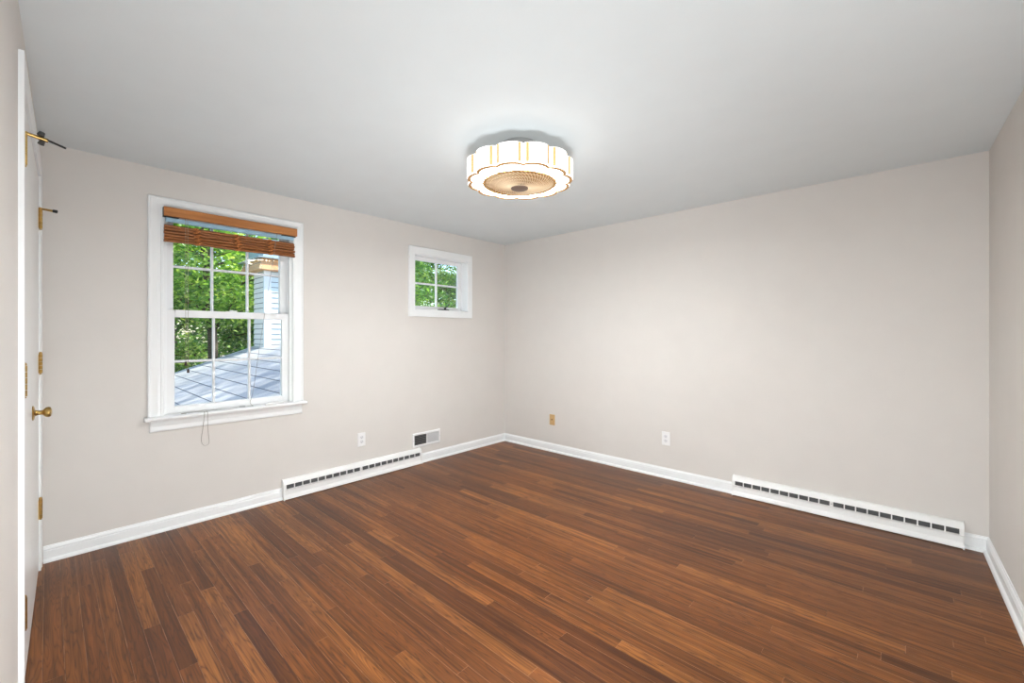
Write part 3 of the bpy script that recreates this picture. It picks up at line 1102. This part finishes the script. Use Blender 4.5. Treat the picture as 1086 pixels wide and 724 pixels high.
# braided tapes
for y in (-2.985, -2.755, -2.545):
    mb = MB()
    for j in range(9):
        z = 1.835 + j * 0.0125
        yy = y + (0.008 if j % 2 else -0.006) + (0.006 - j * 0.0012)
        rings = []
        for a, b in ((-1, 0.15), (-0.6, 0.8), (0, 1), (0.6, 0.8), (1, 0.15)):
            rings.append([(0.063 + 0.008 * b * math.cos(q), yy + 0.017 * a, z + 0.0075 * b * math.sin(q) + 0.002 * a) for q in
                          [2 * math.pi * i / 10 for i in range(10)]])
        mb.loft(rings)
    parts.append(mb.build('braided_tape', M['knot'], smooth=True))
for k, (y, zb) in enumerate(((-3.049, 1.052), (-3.037, 1.006))):
    mb = MB()
    mb.tube([(0.058, y, 1.992), (0.068, y, 1.96), (0.069, y, 1.5), (0.066, y + 0.002, zb + 0.02)], 0.0011, 6)
    c = mb.build('pull_cord', M['cord'], smooth=True)
    mt = MB()
    mt.lathe([(0.001, 0.026), (0.004, 0.026), (0.0065, 0.018), (0.0075, 0.004), (0.006, 0.0), (0.001, 0.0)], (0.066, y + 0.002, zb - 0.006), seg=12)
    t = mt.build('tassel', M['tassel'], c, smooth=True)
    parts.append(c)


def bez(pts, n=8):
    """Catmull-Rom through the points"""
    P = [Vector(p) for p in pts]
    P = [P[0] * 2 - P[1]] + P + [P[-1] * 2 - P[-2]]
    out = []
    for i in range(1, len(P) - 2):
        for j in range(n):
            t = j / n
            a, b, c, d = P[i - 1], P[i], P[i + 1], P[i + 2]
            out.append(0.5 * ((2 * b) + (c - a) * t + (2 * a - 5 * b + 4 * c - d) * t * t + (3 * b - a - 3 * c + d) * t ** 3))
    out.append(P[-2])
    return out


mb = MB()
mb.tube(bez([(0.058, -2.500, 1.992), (0.064, -2.510, 1.95), (0.062, -2.60, 1.30), (0.050, -2.655, 0.86), (0.036, -2.672, 0.765), (0.020, -2.650, 0.7345),
             (0.006, -2.662, 0.7340), (0.012, -2.72, 0.7335), (0.030, -2.80, 0.7325), (0.006, -2.88, 0.7335), (0.020, -2.93, 0.7330),
             (0.040, -2.945, 0.7325), (0.0548, -2.946, 0.728), (0.0555, -2.947, 0.70), (0.040, -2.952, 0.62), (0.030, -2.958, 0.55), (0.030, -2.950, 0.515),
             (0.031, -2.932, 0.505), (0.031, -2.915, 0.520), (0.034, -2.918, 0.57), (0.040, -2.924, 0.63), (0.0555, -2.928, 0.70), (0.0548, -2.928, 0.728),
             (0.040, -2.930, 0.7325), (0.012, -2.97, 0.7335), (0.004, -3.03, 0.7335), (0.020, -3.065, 0.7330), (0.034, -3.04, 0.7325)], 8), 0.0013, 6)
cc = mb.build('pull_cord', M['grey_cord'], smooth=True)
mt = MB()
mt.tube([(0.016, -2.735, 0.7375), (0.024, -2.700, 0.7375)], [0.005, 0.0055], 10)
t = mt.build('cord_joiner', M['grey_metal'], cc, smooth=True)
parts.append(cc)
rel(bl, *parts)

# white plastic strip lying on the sill
mb = MB()
mb.loft([[(0.020 + a, y, 0.7316 + b) for a, b in ((0, 0), (0.026, 0), (0.029, 0.004), (0.027, 0.011 * k + 0.004), (0.004, 0.012 * k + 0.004), (0, 0.004))]
         for y, k in ((-2.575, 0.2), (-2.555, 0.7), (-2.50, 1.0), (-2.44, 0.9), (-2.415, 0.3))])
tag(mb.build('plastic_strip', M['plate'], smooth=True), 'short white plastic strip lying on the right end of the window sill', 'plastic strip')

# ------------------------------------------------------------------ outdoors
mb = MB()
gx = np.linspace(-45, -0.2, 24)
gy = np.linspace(-30, 40, 30)
vs = [(float(x), float(y), -3.1 + 0.25 * math.sin(x * 0.3) * math.cos(y * 0.23) + 0.05 * max(0, -x - 14)) for x in gx for y in gy]
fs = [(i * 30 + j, i * 30 + j + 1, (i + 1) * 30 + j + 1, (i + 1) * 30 + j) for i in range(23) for j in range(29)]
mb.add(vs, fs)
struct(mb.build('ground', M['lawn'], smooth=True), 'grass below the trees outside', 'ground')

# lower roof: z = RZ + RM * (y + 2.9); courses run away from the window wall
RM, RZ = 0.3579, 0.4223
roof = empty('house_roof', (-2.6, -2.4, 0.5))
tag(roof, 'pale grey shingled roof just outside the large window', 'roof')
mb = MB()
course = 0.18
y = -6.48
rz = lambda yy: RZ + RM * (yy + 2.9)
sec = []
while y < -0.4:
    sec.append((y, rz(y) + 0.004))
    sec.append((y + course, rz(y + course) - 0.001))
    y += course
ry, rzz = sec[-1]
for k in range(12):                                  # far slope beyond the ridge
    sec.append((ry + 0.18 * (k + 0.02), rzz - RM * 0.18 * k + 0.006))
    sec.append((ry + 0.18 * (k + 1), rzz - RM * 0.18 * (k + 1) + 0.012))
low = [(sec[-1][0], sec[-1][1] - 0.10), (ry, rzz - 0.10), (sec[0][0], sec[0][1] - 0.10)]
mb.loft([[(x, a, b) for a, b in sec + low] for x in (-5.0, -TW - 0.012)])
r1 = mb.build('shingles', M['shingle'])
mb = MB()
mb.loft([[(x, yy, rz(yy) + dz) for x, dz in ((-5.03, -0.16), (-5.002, -0.16), (-5.002, 0.004), (-5.03, 0.004))] for yy in (-6.5, ry)])
r2 = mb.build('rake_board', M['trim'])
mb = MB()
mb.box(-4.9, -TW - 0.02, -6.3, -6.15, -3.1, rz(-6.3) - 0.12)
mb.add([(-4.9, -6.3, -3.1), (-4.9, -0.45, -3.1), (-4.9, -0.45, rz(-0.45) - 0.11), (-4.9, -6.3, rz(-6.3) - 0.11),
        (-4.75, -6.3, -3.1), (-4.75, -0.45, -3.1), (-4.75, -0.45, rz(-0.45) - 0.11), (-4.75, -6.3, rz(-6.3) - 0.11)],
       [(0, 1, 2, 3), (4, 5, 6, 7), (0, 1, 5, 4), (1, 2, 6, 5), (2, 3, 7, 6), (3, 0, 4, 7)])
r3 = mb.build('gable_wall', M['siding_blue'])
rel(roof, r1, r2, r3)

# sided block rising behind the roof, with a tan shingled eave
blk = empty('house_block', (-4.75, -0.5, 1.1))
tag(blk, 'narrow pale sided house block with a tan shingled eave rising behind the roof', 'house')
BX0, BX1, BY0, BY1, BZ = -5.02, -4.48, -1.172, 0.75, 2.40


def laps(mb, F, s0, s1, z0, z1, step=0.0885):
    z = z1
    while z > z0:
        a = max(z0, z - step + 0.010)
        mb.loft([[F(s, 0.0, z), F(s, 0.003, z), F(s, 0.016, a), F(s, 0.0, a)] for s in (s0, s1)])
        z -= step


parts = []
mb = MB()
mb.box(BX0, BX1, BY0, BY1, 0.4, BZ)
parts.append(mb.build('block_core', M['dark']))  # dark core between the laps paints the shade line under each
mb = MB()
laps(mb, lambda s, n, z: Vector((BX1 + n, s, z)), BY0 + 0.09, BY1, 0.95, BZ)
parts.append(mb.build('siding', M['siding_blue']))
mb = MB()
laps(mb, lambda s, n, z: Vector((s, BY0 - n, z)), BX0, BX1 - 0.02, 0.95, BZ)
parts.append(mb.build('siding', M['siding_shade']))
mb = MB()
mb.box(BX1 - 0.02, BX1 + 0.020, BY0 - 0.020, BY0 + 0.09, 0.95, BZ)
parts.append(mb.build('corner_board', M['trim']))
mb = MB()
mb.loft([[(BX0 - a, BY0 - b, z), (BX1 + b, BY0 - b, z), (BX1 + b, BY1 + b, z), (BX0 - a, BY1 + b, z)] for a, b, z in ((0.42, 0.10, 2.325), (0.42, 0.13, 2.335), (0.36, 0.06, 2.53))])
parts.append(mb.build('shingled_eave', M['tan_shingle']))
mb = MB()
mb.loft([[(BX0 - a, BY0 - b, z), (BX1 + b, BY0 - b, z), (BX1 + b, BY1 + b, z), (BX0 - a, BY1 + b, z)] for a, b, z in ((0.46, 0.14, 2.531), (0.46, 0.14, 2.545), (0.30, 0.04, 2.56), (0.30, 0.04, 2.86))])
parts.append(mb.build('fascia', M['fascia']))
rel(blk, *parts)


# trees ----------------------------------------------------------------
def tree(name, x, y, h, r, nleaf, size, mat, seed, label, crown_lo=0.25, lean=0.0, group='trees beyond the windows', trunk_r=0.14):
    rr = random.Random(seed)
    rn = np.random.default_rng(seed)
    z0 = -3.12
    root = empty(name, (x, y, z0))
    tag(root, label, 'tree', group)
    mb = MB()
    pts = [Vector((lean * t * h + 0.18 * math.sin(t * 5 + seed), 0.18 * math.cos(t * 4 + seed) - 0.18 * math.cos(seed), t * h * 0.93)) for t in np.linspace(0, 1, 9)]
    mb.tube(pts, [trunk_r * (1 - 0.85 * t) + 0.01 for t in np.linspace(0, 1, 9)], 10)
    tips = []
    bmb = MB()
    for i in range(16):
        t = crown_lo + (0.92 - crown_lo) * (i + 0.5) / 16
        p = pts[0].lerp(pts[-1], 0)
        k = min(7, int(t * 8))
        p = pts[k].lerp(pts[k + 1], t * 8 - k)
        a = i * 2.4 + rr.uniform(-0.4, 0.4)
        L = r * 0.8 * (0.55 + 0.6 * math.sin(math.pi * min(1, (t - crown_lo) / (1 - crown_lo) * 0.85 + 0.12))) * rr.uniform(0.8, 1.15)
        d = Vector((math.cos(a), math.sin(a), rr.uniform(0.15, 0.5)))
        q1 = p + d * L * 0.5 + Vector((0, 0, 0.05 * L))
        q2 = p + d * L + Vector((0, 0, rr.uniform(-0.1, 0.15) * L))
        br = trunk_r * (1 - 0.8 * t) * 0.45
        bmb.tube([p, q1, q2], [br, br * 0.6, br * 0.2], 6)
        tips += [(p.lerp(q1, 0.75), L * 0.30), (q1, L * 0.36), (q1.lerp(q2, 0.5), L * 0.38), (q2, L * 0.36)]
        for s in (-1, 1):
            e = q1 + Vector((math.cos(a + s * 0.8), math.sin(a + s * 0.8), rr.uniform(-0.1, 0.4))) * L * 0.5
            bmb.tube([q1, e], [br * 0.45, br * 0.15], 5)
            tips.append((e, L * 0.36))
    tips.append((pts[-1], r * 0.4))
    tr = mb.build('trunk', M['bark'], root, smooth=True)
    bo = bmb.build('branch', M['bark'], root, smooth=True)
    # leaves: pointed six-sided blades gathered in sprays round the branch ends
    C = np.array([tuple(t[0]) for t in tips])
    S = np.array([t[1] for t in tips])
    ns = max(1, nleaf // 9)
    idx = rn.integers(0, len(C), ns)
    dirs = rn.normal(size=(ns, 3))
    dirs /= np.linalg.norm(dirs, axis=1)[:, None]
    sp = C[idx] + dirs * (S[idx] * rn.uniform(0.25, 1.15, ns))[:, None] * np.array([1, 1, 0.7])
    ctr = np.repeat(sp, 9, axis=0) + rn.normal(size=(ns * 9, 3)) * np.array([0.16, 0.16, 0.06]) * (size / 0.1)
    n = len(ctr)
    nrm = rn.normal(size=(n, 3)) * 0.55 + np.array([0, 0, 1.0])
    nrm /= np.linalg.norm(nrm, axis=1)[:, None]
    t = rn.normal(size=(n, 3))
    t -= nrm * np.sum(t * nrm, axis=1)[:, None]
    t /= np.linalg.norm(t, axis=1)[:, None]
    b = np.cross(nrm, t)
    sz = size * rn.uniform(0.65, 1.3, n)
    shape = [(-0.5, 0.0, 0), (-0.15, 0.30, 0.06), (0.2, 0.25, 0.06), (0.55, 0.0, -0.05), (0.2, -0.25, 0.06), (-0.15, -0.30, 0.06)]
    V = np.empty((n, 6, 3))
    for i, (u, v, q) in enumerate(shape):
        V[:, i] = ctr + (t * u + b * v + nrm * q) * sz[:, None]
    me = bpy.data.meshes.new('foliage')
    me.vertices.add(n * 6)
    me.vertices.foreach_set('co', V.reshape(-1))
    base = (np.arange(n) * 6)[:, None]
    F = np.concatenate([base + np.array([0, 1, 2, 3]), base + np.array([0, 3, 4, 5])], axis=1).reshape(-1)
    me.loops.add(n * 8)
    me.loops.foreach_set('vertex_index', F.astype(np.int32))
    me.polygons.add(n * 2)
    me.polygons.foreach_set('loop_start', (np.arange(n * 2) * 4).astype(np.int32))
    me.update(calc_edges=True)
    me.validate()
    me.materials.append(mat)
    fo = bpy.data.objects.new('foliage', me)
    COL.objects.link(fo)
    fo.parent = root
    return root


A_, B_, C_ = M['leaf_a'], M['leaf_b'], M['leaf_c']
tree('leafy_tree', -8.6, -3.4, 8.2, 2.5, 24000, 0.10, A_, 3, 'bright green tree left of the shingled roof seen in the large window', 0.10, 0.02)
tree('leafy_tree', -7.3, -1.42, 9.2, 1.8, 9500, 0.10, C_, 5, 'yellow-green tree with a bare lower trunk in the middle of the large window', 0.50, 0.0, trunk_r=0.13)
tree('leafy_tree', -11.0, -1.2, 8.8, 2.6, 24000, 0.10, A_, 6, 'bright green tree behind the bare trunk in the large window', 0.10, -0.01)
tree('leafy_tree', -10.5, 2.0, 9.0, 2.6, 36000, 0.095, B_, 8, 'darker green tree behind the sided house block', 0.10)
tree('leafy_tree', -8.2, 4.7, 8.4, 2.3, 30000, 0.10, B_, 13, 'mid-green tree at the left of the small window', 0.12)
tree('leafy_tree', -9.3, 7.6, 8.8, 2.6, 36000, 0.095, C_, 21, 'yellow-green tree at the right of the small window', 0.12)
tree('leafy_tree', -12.0, 11.5, 9.5, 3.0, 18000, 0.13, B_, 34, 'dark green tree farthest right behind the small window', 0.10)
tree('leafy_tree', -18.0, -6.5, 10.5, 3.4, 20000, 0.17, B_, 44, 'tall dark tree farthest left in the back row', 0.08, trunk_r=0.22)
tree('leafy_tree', -18.0, -1.6, 11.0, 3.6, 22000, 0.17, B_, 52, 'tall dark tree in the back row behind the yellow-green one', 0.08, trunk_r=0.22)
tree('leafy_tree', -19.0, 3.8, 11.5, 3.6, 22000, 0.17, B_, 61, 'tall dark tree in the back row above the house block', 0.08, trunk_r=0.22)
tree('leafy_tree', -18.5, 9.5, 11.0, 3.6, 22000, 0.17, B_, 70, 'tall dark tree in the back row between the two small-window trees', 0.08, trunk_r=0.22)
tree('leafy_tree', 0.8, 5.6, 15.5, 2.3, 2600, 0.13, A_, 77, 'tall thin tree beside the house that dapples the roof with shade', 0.55, 0.0, trunk_r=0.17)
